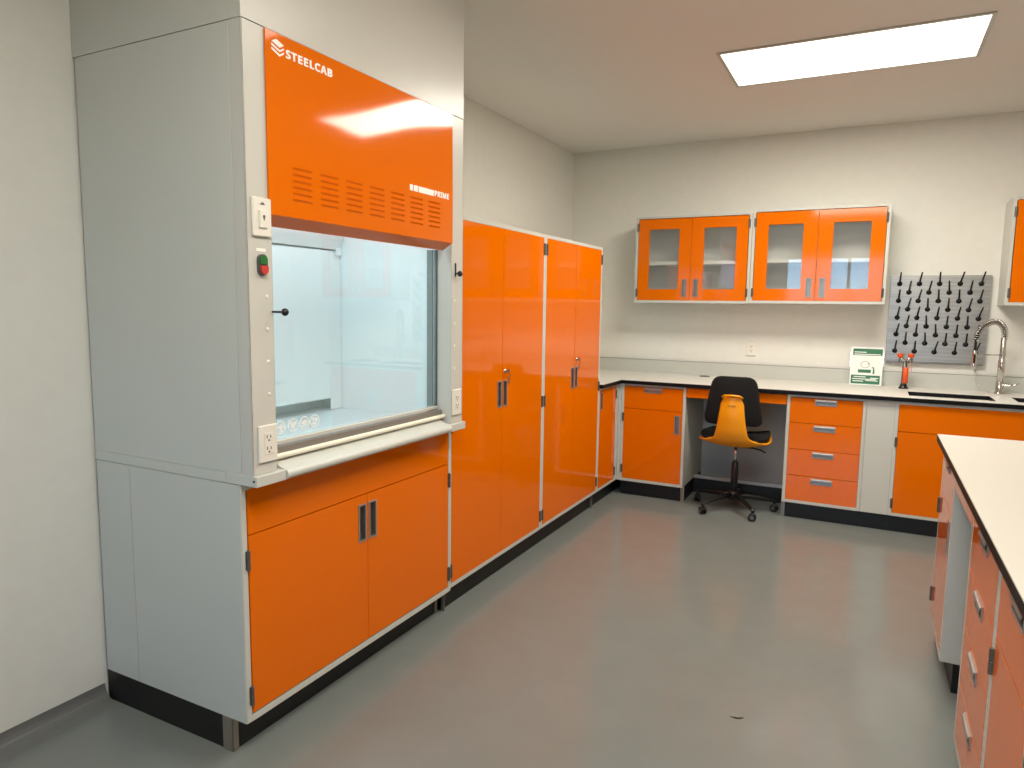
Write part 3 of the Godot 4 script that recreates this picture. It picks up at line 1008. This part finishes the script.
	for q in [[gz0 + 0.001, -1.0], [gz1 - 0.001, 1.0]]:
		var zz: float = q[0]
		var ms := MB.new()
		ms.box(Vector3(0.672, 0.018, zz), Vector3(0.700, 1.70 - oy, zz + q[1] * 0.010))
		ms.box(Vector3(0.708, 0.018, zz), Vector3(0.721, 1.70 - oy, zz + q[1] * 0.006))
		part(o, "sash_track", ms.done(), M.seal)
	var rail := MB.new()
	rail.box(Vector3(0.700, 0.062, gz1 + 0.002), Vector3(0.728, 0.076, gz0 - 0.002), 0.002)
	var sash := part(o, "sash", rail.done(), M.hood_white)
	part(sash, "pane", MB.new().box(Vector3(0.7125, 0.076, gz1 + 0.008), Vector3(0.7175, 1.78 - oy, gz0 - 0.008)).done(), M.sash_glass)
	part(o, "sill", MB.new().box(Vector3(0.722, 0.0, gz1), Vector3(0.746, 0.060, gz0)).done(), mat(Color(0.55, 0.53, 0.50), 0.4, 0.3))
	part(o, "sill_bar", MB.new().cyl(Vector3(0.758, 0.033, gz1 + 0.001), Vector3(0.758, 0.033, gz0 - 0.001), 0.009, 18).done(), M.sill_bar)
	# four round stickers low on the glass
	var zs := [4.192, 4.136, 4.083, 4.033]
	for k in 4:
		var st := MB.new()
		var rings := []
		for q in [[0.0235, 0.0], [0.0235, 0.0005], [0.0200, 0.0005], [0.0200, 0.0]]:
			var r := PackedVector3Array()
			for i in 32:
				var a := TAU * i / 32
				r.append(Vector3(cos(a) * q[0], sin(a) * q[0], q[1]))
			rings.append(r)
		rings.append(rings[0])
		st.loft(rings, false, false)
		match k:
			0:
				st.prism(PackedVector2Array([Vector2(0, 0.013), Vector2(0.013, -0.001), Vector2(0.006, -0.002), Vector2(0.006, -0.012), Vector2(-0.006, -0.012), Vector2(-0.006, -0.002), Vector2(-0.013, -0.001)]), 0, 0.0005)
			1:
				st.prism(PackedVector2Array([Vector2(-0.014, 0.012), Vector2(-0.003, 0.010), Vector2(0.0, 0.004), Vector2(0.004, 0.011), Vector2(0.014, 0.010), Vector2(0.008, -0.002), Vector2(0.001, -0.014), Vector2(-0.008, -0.003)]), 0, 0.0005)
			2:
				st.prism(PackedVector2Array([Vector2(-0.014, 0.003), Vector2(-0.006, 0.010), Vector2(0.007, 0.010), Vector2(0.014, 0.004), Vector2(0.011, -0.002), Vector2(-0.011, -0.002)]), 0, 0.0005)
				st.box(Vector3(-0.010, -0.010, 0), Vector3(0.010, -0.006, 0.0005))
			3:
				st.box(Vector3(-0.012, 0.002, 0), Vector3(-0.002, 0.011, 0.0005))
				st.box(Vector3(0.002, -0.002, 0), Vector3(0.012, 0.011, 0.0005))
				st.box(Vector3(-0.010, -0.011, 0), Vector3(0.008, -0.005, 0.0005))
		part(sash, "sticker", rot_x(st).done(), M.print, Vector3(0.7182, 1.052 - oy, zs[k] - o.position.z))

func build_hood_ledge() -> void:
	# bench frame between base cabinet and hood, with a rounded airfoil in front
	var o := thing("hood_ledge", "light grey ledge band with rounded front edge between hood and base cabinet", "ledge", Vector3(0, 0.9025, (HZ0 + HZ1) / 2))
	var hz := (HZ0 - HZ1) / 2
	var h := 0.0335
	part(o, "band", MB.new().box(Vector3(0.012, 0, -hz), Vector3(0.6715, h, hz + 0.002), 0.001).done(), M.grey)
	for s in [-1.0, 1.0]:
		var m := MB.new()
		m.box(Vector3(0.673, 0, s * (hz + 0.003)), Vector3(0.809, h, s * (hz - 0.118)), 0.002)
		var e := part(o, "end_block", m.done(), M.grey)
		part(e, "screw", MB.new().cyl(Vector3(0.797, h * 0.55, s * (hz + 0.0028)), Vector3(0.797, h * 0.55, s * (hz + 0.004)), 0.0042, 10).done(), M.black)
	# bullnose
	var p := PackedVector2Array([Vector2(0.673, h), Vector2(0.673, 0.004), Vector2(0.790, 0.0)])
	for k in 9:
		var a := -PI / 2 + PI * k / 8.0
		p.append(Vector2(0.800 + 0.0165 * cos(a), 0.5 * h + 0.5 * h * sin(a)))
	p.append(Vector2(0.785, h + 0.004))
	p.append(Vector2(0.749, h + 0.020))
	p.append(Vector2(0.749, h))
	part(o, "airfoil", MB.new().prism(p, -hz + 0.1195, hz - 0.1195).done(), M.grey)

func build_hood_enclosure() -> void:
	var o := thing("hood_ceiling_enclosure", "plain white enclosure closing the gap from fume hood up to ceiling", "enclosure", Vector3(0, 2.266, (HZ0 + HZ1) / 2))
	var hz := (HZ0 - HZ1) / 2
	var h := CEIL - 2.266 - 0.001
	part(o, "front_sheet", MB.new().box(Vector3(0.786, 0, -hz), Vector3(0.7924, h, hz), 0.001).done(), M.hood_white)
	for s in [-1.0, 1.0]:
		part(o, "side_sheet", MB.new().box(Vector3(0.001, 0, s * hz), Vector3(0.7858, h, s * (hz - 0.004))).done(), M.grey)


# ---------------------------------------------------------------- drying rack, tap, faucet, sign, outlet
func build_rack() -> void:
	var o := thing("drying_rack", "brushed steel drying rack with rows of black pegs above the sink", "drying rack", Vector3(2.838, 1.098, 0.0))
	var m := MB.new()
	m.box(Vector3(-0.307, 0.0, 0.022), Vector3(0.307, 0.619, 0.030), 0.001)
	m.box(Vector3(-0.307, 0.0, 0.002), Vector3(-0.303, 0.619, 0.022))
	m.box(Vector3(0.303, 0.0, 0.002), Vector3(0.307, 0.619, 0.022))
	m.box(Vector3(-0.303, 0.615, 0.002), Vector3(0.303, 0.619, 0.022))
	m.box(Vector3(-0.303, 0.0, 0.002), Vector3(0.303, 0.004, 0.022))
	part(o, "plate", m.done(), M.brushed)
	var tray := MB.new()
	tray.box(Vector3(-0.300, -0.012, 0.010), Vector3(0.300, -0.0005, 0.034), 0.002)
	part(o, "drip_tray", tray.done(), M.steel)
	part(o, "drain_spout", MB.new().cyl(Vector3(0.255, -0.052, 0.022), Vector3(0.255, -0.0125, 0.022), 0.006, 10).done(), M.steel)
	part(o, "drain_hose", MB.new().tube(PackedVector3Array([Vector3(0.255, -0.050, 0.022), Vector3(0.256, -0.10, 0.032), Vector3(0.272, -0.145, 0.055), Vector3(0.305, -0.171, 0.095), Vector3(0.340, -0.1795, 0.125)]), 0.005, 8).done(), M.hose)
	rng.seed = 5
	for r in 9:
		var n := 5 if r % 2 == 0 else 4
		for c in n:
			var p := MB.new()
			p.lathe([[0.0175, 0], [0.0175, 0.003], [0.014, 0.008], [0.008, 0.011]], 16, Vector3.ZERO, Basis(Vector3.RIGHT, Vector3.BACK, Vector3.DOWN))
			var lean := rng.randf_range(-0.012, 0.014)
			p.tube(PackedVector3Array([Vector3(0, 0, 0.008), Vector3(lean * 0.3, 0.030, 0.034), Vector3(lean, 0.078, 0.080)]), 0.0068, 8, 0.0048)
			var x := -0.249 + 0.1242 * c + (0.0621 if r % 2 else 0.0)
			part(o, "peg", p.done(), M.plastic_black, Vector3(x, 0.5595 - 0.0607 * r, 0.0302))

func build_tap() -> void:
	var o := thing("lab_tap", "small orange-handled laboratory tap standing left of the sink", "tap", Vector3(2.656, 0.9105, 0.166))
	part(o, "base", MB.new().lathe([[0.032, 0], [0.032, 0.008], [0.024, 0.014], [0.022, 0.030]], 20).done(), M.plastic_black)
	part(o, "stem", MB.new().lathe([[0.020, 0.028], [0.0165, 0.05], [0.014, 0.20]], 16).done(), M.hinge)
	part(o, "sleeve", MB.new().lathe([[0.0135, 0.040], [0.0175, 0.042], [0.0175, 0.150], [0.0135, 0.152]], 16, Vector3(0.008, 0.0, 0.012)).done(), M.tap_orange)
	var y := MB.new()
	y.tube(PackedVector3Array([Vector3(0, 0.19, 0), Vector3(-0.010, 0.205, 0.004), Vector3(-0.034, 0.222, 0.012)]), 0.008, 10)
	y.tube(PackedVector3Array([Vector3(0, 0.19, 0), Vector3(0.010, 0.205, 0.004), Vector3(0.034, 0.222, 0.012)]), 0.008, 10)
	part(o, "yoke", y.done(), M.chrome)
	for s in [-1.0, 1.0]:
		var k := part(o, "handle", MB.new().lathe([[0.006, 0], [0.014, 0.003], [0.019, 0.014], [0.0195, 0.024], [0.014, 0.031], [0.004, 0.033]], 12, Vector3(s * 0.034, 0.220, 0.012)).done(), M.tap_orange)
		part(k, "nozzle", MB.new().lathe([[0.003, 0], [0.005, 0.004], [0.006, 0.024]], 10, Vector3(s * 0.038, 0.194, 0.024)).done(), M.hinge)
	part(o, "cord", MB.new().tube(PackedVector3Array([Vector3(0.038, 0.198, 0.026), Vector3(0.042, 0.16, 0.03), Vector3(0.041, 0.125, 0.03)]), 0.0018, 6).done(), M.tap_orange)

func build_faucet() -> void:
	var b := Vector3(3.225, 0.9105, 0.165)
	var o := thing("spring_faucet", "tall chrome faucet with coiled spring neck and spray head", "faucet", b)
	part(o, "base", MB.new().lathe([[0.030, 0], [0.030, 0.006], [0.024, 0.012], [0.0235, 0.075], [0.021, 0.080]], 24).done(), M.chrome)
	part(o, "post", MB.new().lathe([[0.0205, 0.078], [0.0205, 0.225], [0.0165, 0.235], [0.0165, 0.375], [0.013, 0.382]], 24).done(), M.chrome)
	var lv := MB.new()
	lv.cyl(Vector3(0.020, 0.060, 0.004), Vector3(0.060, 0.062, 0.010), 0.015, 16, 0.002)
	lv.tube(PackedVector3Array([Vector3(0.056, 0.064, 0.010), Vector3(0.085, 0.066, 0.014), Vector3(0.105, 0.080, 0.018)]), 0.006, 10, 0.004)
	part(o, "lever", lv.done(), M.chrome)
	# arched hose with a spring round it
	var cv := Curve3D.new()
	cv.bake_interval = 0.004
	cv.add_point(Vector3(3.227, 1.285, 0.165) - b, Vector3.ZERO, Vector3(0.008, 0.055, 0.0))
	cv.add_point(Vector3(3.150, 1.398, 0.245) - b, Vector3(0.055, 0.008, -0.05), Vector3(-0.050, -0.006, 0.045))
	cv.add_point(Vector3(3.050, 1.268, 0.330) - b, Vector3(0.0, 0.075, 0.0), Vector3(0, -0.02, 0))
	cv.add_point(Vector3(3.049, 1.195, 0.330) - b, Vector3(0, 0.02, 0))
	var path := cv.get_baked_points()
	part(o, "hose", MB.new().tube(path, 0.0085, 10).done(), M.plastic_black)
	var L := cv.get_baked_length() - 0.075
	var turns := 27
	var hel := PackedVector3Array()
	var n := Vector3.ZERO
	var steps := turns * 12
	for i in steps + 1:
		var s := L * i / steps
		var p := cv.sample_baked(s, true)
		var d := (cv.sample_baked(minf(s + 0.004, L), true) - cv.sample_baked(maxf(s - 0.004, 0.0), true)).normalized()
		if n == Vector3.ZERO: n = d.cross(Vector3.BACK).normalized()
		n = (n - d * n.dot(d)).normalized()
		var q := d.cross(n)
		var a := TAU * turns * i / steps
		hel.append(p + (n * cos(a) + q * sin(a)) * 0.0185)
	part(o, "spring", MB.new().tube(hel, 0.0030, 6).done(), M.chrome)
	var h := Vector3(3.048, 1.078, 0.330) - b
	part(o, "spray_head", MB.new().lathe([[0.012, 0], [0.019, 0.002], [0.020, 0.030], [0.016, 0.055], [0.0145, 0.10], [0.012, 0.122], [0.009, 0.132]], 20, h).done(), M.chrome)
	part(o, "head_grip", MB.new().box(h + Vector3(-0.006, 0.045, 0.013), h + Vector3(0.006, 0.105, 0.024), 0.003).done(), M.plastic_black)
	var ar := MB.new()
	ar.tube(PackedVector3Array([Vector3(0, 0.265, 0), h + Vector3(0.012, 0.102, 0.0)]), 0.0045, 10)
	ar.lathe([[0.020, -0.008], [0.020, 0.008]], 20, Vector3(0, 0.265, 0), Basis.IDENTITY, false)
	ar.lathe([[0.019, -0.008], [0.019, 0.008]], 20, h + Vector3(0, 0.102, 0), Basis.IDENTITY, false)
	part(o, "support_arm", ar.done(), M.chrome)

func build_sign() -> void:
	var o := thing("safety_sign", "white and green notice in a clear stand leaning against the upstand", "sign", Vector3(2.411, 0.911, 0.100))
	o.rotation = Vector3(-0.19, 0, 0)
	var w := 0.106
	var h := 0.285
	part(o, "stand", MB.new().box(Vector3(-w - 0.005, 0, -0.003), Vector3(w + 0.005, h + 0.004, -0.0005)).done(), M.acrylic)
	part(o, "sheet", MB.new().box(Vector3(-w, 0.001, 0), Vector3(w, h, 0.0015)).done(), M.sign_paper)
	var g := MB.new()
	g.box(Vector3(-w + 0.012, h - 0.062, 0.0015), Vector3(w - 0.004, h - 0.012, 0.0019))
	g.box(Vector3(-w + 0.008, 0.010, 0.0015), Vector3(w - 0.012, 0.075, 0.0019))
	g.box(Vector3(-0.054, 0.093, 0.0015), Vector3(0.032, 0.117, 0.0019))
	g.prism(PackedVector2Array([Vector2(0.044, 0.086), Vector2(0.056, 0.086), Vector2(0.054, 0.120), Vector2(0.050, 0.138), Vector2(0.034, 0.134), Vector2(0.046, 0.126)]), 0.0015, 0.0019)
	part(o, "green_print", g.done(), M.sign_green)
	var r := MB.new()
	var rings := []
	for q in [[0.030, 0.0015], [0.030, 0.0019], [0.027, 0.0019], [0.027, 0.0015]]:
		var c := PackedVector3Array()
		for i in 28:
			var a := TAU * i / 28
			c.append(Vector3(-0.008 + cos(a) * q[0], 0.155 + sin(a) * q[0] * 0.85, q[1]))
		rings.append(c)
	rings.append(rings[0])
	r.loft(rings, false, false)
	r.box(Vector3(0.005, 0.158, 0.0015), Vector3(0.022, 0.162, 0.0019))
	part(o, "drawing", r.done(), M.bezel)
	var l := MB.new()
	for q in [[-0.085, -0.005, 0.2465], [-0.085, 0.090, 0.231], [-0.080, 0.000, 0.062], [0.03, 0.085, 0.055], [-0.085, -0.015, 0.030], [0.0, 0.08, 0.036], [-0.09, 0.07, 0.046]]:
		l.box(Vector3(q[0], q[2] - 0.003, 0.0019), Vector3(q[1], q[2] + 0.003, 0.0023))
	part(o, "white_lines", l.done(), M.sign_paper)

func build_wall_outlet() -> void:
	var o := thing("wall_outlet", "cream double power outlet on the wall above the chair", "outlet", Vector3(1.578, 1.145, 0.001))
	outlet(o, Vector3.ZERO, Vector3.ZERO)


# ---------------------------------------------------------------- chair
func pad(outline: PackedVector2Array, thick: float, edge: float, bend: Callable) -> MB:
	# upholstered pad in the xy plane, facing both ways along z, rounded at the rim
	var rings := []
	var R := 0.0
	for p in outline: R = maxf(R, p.length())
	var prof := []
	prof.append([0.25, -thick / 2 - 0.004])
	prof.append([0.65, -thick / 2 - 0.002])
	for k in 9:
		var a := -PI / 2 + PI * k / 8.0
		prof.append([1.0 - (edge / R) * (1.0 - cos(a)) , thick / 2 * sin(a)])
	prof.append([0.65, thick / 2 + 0.004])
	prof.append([0.25, thick / 2 + 0.007])
	for q in prof:
		var r := PackedVector3Array()
		for p in outline:
			r.append(bend.call(Vector3(p.x * q[0], p.y * q[0], q[1])))
		rings.append(r)
	return MB.new().loft(rings)

func round_poly(pts: Array, rad: float) -> PackedVector2Array:
	var out := PackedVector2Array()
	var n := pts.size()
	for i in n:
		var p: Vector2 = pts[i]
		var a: Vector2 = (pts[(i + n - 1) % n] - p).normalized()
		var b: Vector2 = (pts[(i + 1) % n] - p).normalized()
		for k in 7:
			var t := k / 6.0
			var p0 := p + a * rad
			var p2 := p + b * rad
			out.append(p0.lerp(p, t).lerp(p.lerp(p2, t), t))
	# even out: add points along straight runs
	var dense := PackedVector2Array()
	for i in out.size():
		var p := out[i]
		var q := out[(i + 1) % out.size()]
		var m := maxi(1, int((q - p).length() / 0.03))
		for k in m: dense.append(p.lerp(q, float(k) / m))
	return dense

func build_chair() -> void:
	var o := thing("swivel_chair", "black and yellow swivel chair pulled up to the knee space", "chair", Vector3(1.607, 0, 0.690), 0.0)
	# local: z towards the room is the back of the chair
	# five-star base with castors
	var hub := MB.new()
	hub.lathe([[0.034, 0.075], [0.040, 0.085], [0.038, 0.135], [0.030, 0.145]], 20)
	part(o, "hub", hub.done(), M.plastic_black)
	for k in 5:
		var a := deg_to_rad(54.0 + 72.0 * k)
		var d := Vector3(cos(a), 0, sin(a))
		var s := Vector3(-sin(a), 0, cos(a))
		var rings := []
		for q in [[0.025, 0.108, 0.022, 0.022], [0.10, 0.108, 0.020, 0.019], [0.20, 0.096, 0.017, 0.015], [0.275, 0.080, 0.014, 0.011], [0.300, 0.074, 0.013, 0.009]]:
			var r := PackedVector3Array()
			for i in 12:
				var t := TAU * i / 12
				r.append(d * q[0] + Vector3.UP * (q[1] + sin(t) * q[3]) + s * cos(t) * q[2])
			rings.append(r)
		part(o, "leg", MB.new().loft(rings).done(), M.plastic_black)
		var c := d * 0.288
		var cs := MB.new()
		var tw := Basis(Vector3.UP, a + 0.7 + k)
		var ax := tw * Vector3(1, 0, 0)
		var tb := Basis(tw * Vector3(0, 0, 1), ax, tw * Vector3(0, -1, 0))
		for sd in [-1.0, 1.0]:
			cs.lathe([[0.020, -0.008], [0.0265, -0.006], [0.0275, 0.0], [0.0265, 0.006], [0.020, 0.008]], 18, c + Vector3(0, 0.0285, 0) + ax * 0.013 * sd, tb)
		cs.cyl(c + Vector3(0, 0.03, 0), c + Vector3(0, 0.075, 0), 0.009, 10)
		cs.lathe([[0.018, -0.006], [0.018, 0.006]], 14, c + Vector3(0, 0.034, 0), tb, false)
		var cp := part(o, "castor", cs.done(), M.plastic_black)
		var rim := MB.new()
		for sd in [-1.0, 1.0]:
			rim.lathe([[0.015, -0.0008], [0.015, 0.0008]], 16, c + Vector3(0, 0.0285, 0) + ax * 0.0215 * sd, tb, false)
		part(cp, "wheel_cap", rim.done(), M.bezel)
	part(o, "gas_lift_cover", MB.new().lathe([[0.027, 0.12], [0.0255, 0.20], [0.0245, 0.350], [0.020, 0.356]], 20).done(), M.plastic_black)
	part(o, "gas_lift", MB.new().lathe([[0.0125, 0.35], [0.0125, 0.475]], 16).done(), M.chrome)
	part(o, "mechanism", MB.new().box(Vector3(-0.04, 0.468, -0.07), Vector3(0.04, 0.484, 0.04), 0.006).done(), M.plastic_black)
	part(o, "height_lever", MB.new().tube(PackedVector3Array([Vector3(0.03, 0.472, 0.02), Vector3(0.13, 0.480, 0.06), Vector3(0.18, 0.473, 0.07), Vector3(0.215, 0.458, 0.075)]), 0.006, 8).done(), M.plastic_black)
	# yellow shell: seat pan turning up into the back support
	var spine := Curve3D.new()
	spine.bake_interval = 0.01
	spine.add_point(Vector3(0, 0.510, -0.215), Vector3.ZERO, Vector3(0, -0.012, 0.10))
	spine.add_point(Vector3(0, 0.486, 0.06), Vector3(0, 0.0, -0.10), Vector3(0, 0.0, 0.08))
	spine.add_point(Vector3(0, 0.555, 0.228), Vector3(0, -0.045, -0.045), Vector3(0, 0.05, 0.03))
	spine.add_point(Vector3(0, 0.700, 0.262), Vector3(0, -0.06, -0.008), Vector3(0, 0.06, 0.002))
	spine.add_point(Vector3(0, 0.862, 0.252), Vector3(0, -0.05, 0.004))
	var L := spine.get_baked_length()
	var wc := Curve.new()
	wc.min_value = 0.0
	wc.max_value = 0.3
	for q in [[0.0, 0.205], [0.15, 0.232], [0.34, 0.243], [0.45, 0.236], [0.51, 0.200], [0.56, 0.150], [0.62, 0.118], [0.72, 0.098], [0.84, 0.084], [0.95, 0.074], [1.0, 0.068]]:
		wc.add_point(Vector2(q[0], q[1]))
	for i in wc.point_count:
		var tl := 0.0
		if i > 0 and i < wc.point_count - 1:
			var pa := wc.get_point_position(i - 1)
			var pb := wc.get_point_position(i + 1)
			tl = (pb.y - pa.y) / (pb.x - pa.x)
		wc.set_point_left_tangent(i, tl)
		wc.set_point_right_tangent(i, tl)
	var grid := []
	var n := 44
	for i in n + 1:
		var t := float(i) / n
		var p := spine.sample_baked(L * t, true)
		var w := wc.sample(t)
		var row := PackedVector3Array()
		for j in 17:
			var u := (j / 8.0) - 1.0
			var f := clampf((t - 0.42) / 0.2, 0.0, 1.0)       # 0 seat, 1 back
			var bowl := (1.0 - f) * 0.045 * pow(absf(u), 2.2)
			var wrap := f * -0.022 * u * u
			row.append(p + Vector3(u * w, bowl, wrap))
		grid.append(row)
	part(o, "shell", MB.new().sheet(grid, 0.012).done(), M.yellow)
	# handle lip at the top of the shell
	part(o, "shell_lip", MB.new().tube(PackedVector3Array([Vector3(-0.068, 0.852, 0.246), Vector3(-0.05, 0.866, 0.262), Vector3(0, 0.868, 0.266), Vector3(0.05, 0.866, 0.262), Vector3(0.068, 0.852, 0.246)]), 0.008, 10).done(), M.yellow)
	part(o, "badge", MB.new().box(Vector3(-0.026, 0.792, 0.263), Vector3(0.026, 0.808, 0.2665), 0.003).done(), mat(Color(0.80, 0.55, 0.16), 0.3))
	# seat pad
	var so := round_poly([Vector2(-0.205, -0.225), Vector2(0.205, -0.225), Vector2(0.238, 0.05), Vector2(0.225, 0.190), Vector2(-0.225, 0.190), Vector2(-0.238, 0.05)], 0.06)
	var seat := pad(so, 0.034, 0.016, func(p: Vector3) -> Vector3: return Vector3(p.x, 0.530 + p.z + 0.043 * pow(absf(p.x) / 0.24, 2.2), p.y - 0.01))
	part(o, "seat_pad", seat.done(), M.fabric)
	# back pad
	var bo := round_poly([Vector2(-0.206, -0.165), Vector2(0.206, -0.165), Vector2(0.146, 0.178), Vector2(-0.146, 0.178)], 0.065)
	var back := pad(bo, 0.040, 0.02, func(p: Vector3) -> Vector3: return Vector3(p.x, 0.818 + p.y - 0.012 * p.x / 0.2 * 0.0, 0.222 + p.z - 0.9 * p.x * p.x - 0.02 * (p.y / 0.2) * (p.y / 0.2)))
	part(o, "back_pad", back.done(), M.fabric)

func build_scrap() -> void:
	var o := thing("floor_scrap", "tiny dark scrap lying on the open grey floor", "scrap", Vector3(2.089, 0.0, 3.387))
	var m := MB.new()
	m.prism(PackedVector2Array([Vector2(-0.024, -0.004), Vector2(0.0, -0.007), Vector2(0.012, -0.001), Vector2(0.022, 0.012), Vector2(0.012, 0.010), Vector2(0.004, 0.003), Vector2(-0.008, 0.002)]), 0.0, 0.0012)
	for i in m.t[0].size():
		var p := m.t[0][i]
		m.t[0][i] = Vector3(p.x, p.z + 0.0003, -p.y)
	part(o, "flake", m.done(), M.scrap)


func _ready() -> void:
	set_view()
	make_materials()
	build_room()
	var rows := [1.6475, 3.44, 5.23]
	var power := [5.4, 1.5, 4.6]
	var where := ["above the long bench", "above the tall cabinets and hood", "above the open floor beside the island"]
	for k in 3:
		ceiling_light(2.2257, rows[k], "recessed rectangular ceiling light panel " + where[k], power[k])
	build_hood_base()
	build_hood_ledge()
	build_hood()
	build_hood_enclosure()
	build_left_run()
	build_back_run()
	build_wall_cabinets()
	build_island()
	build_rack()
	build_tap()
	build_faucet()
	build_sign()
	build_wall_outlet()
	build_chair()
	build_scrap()
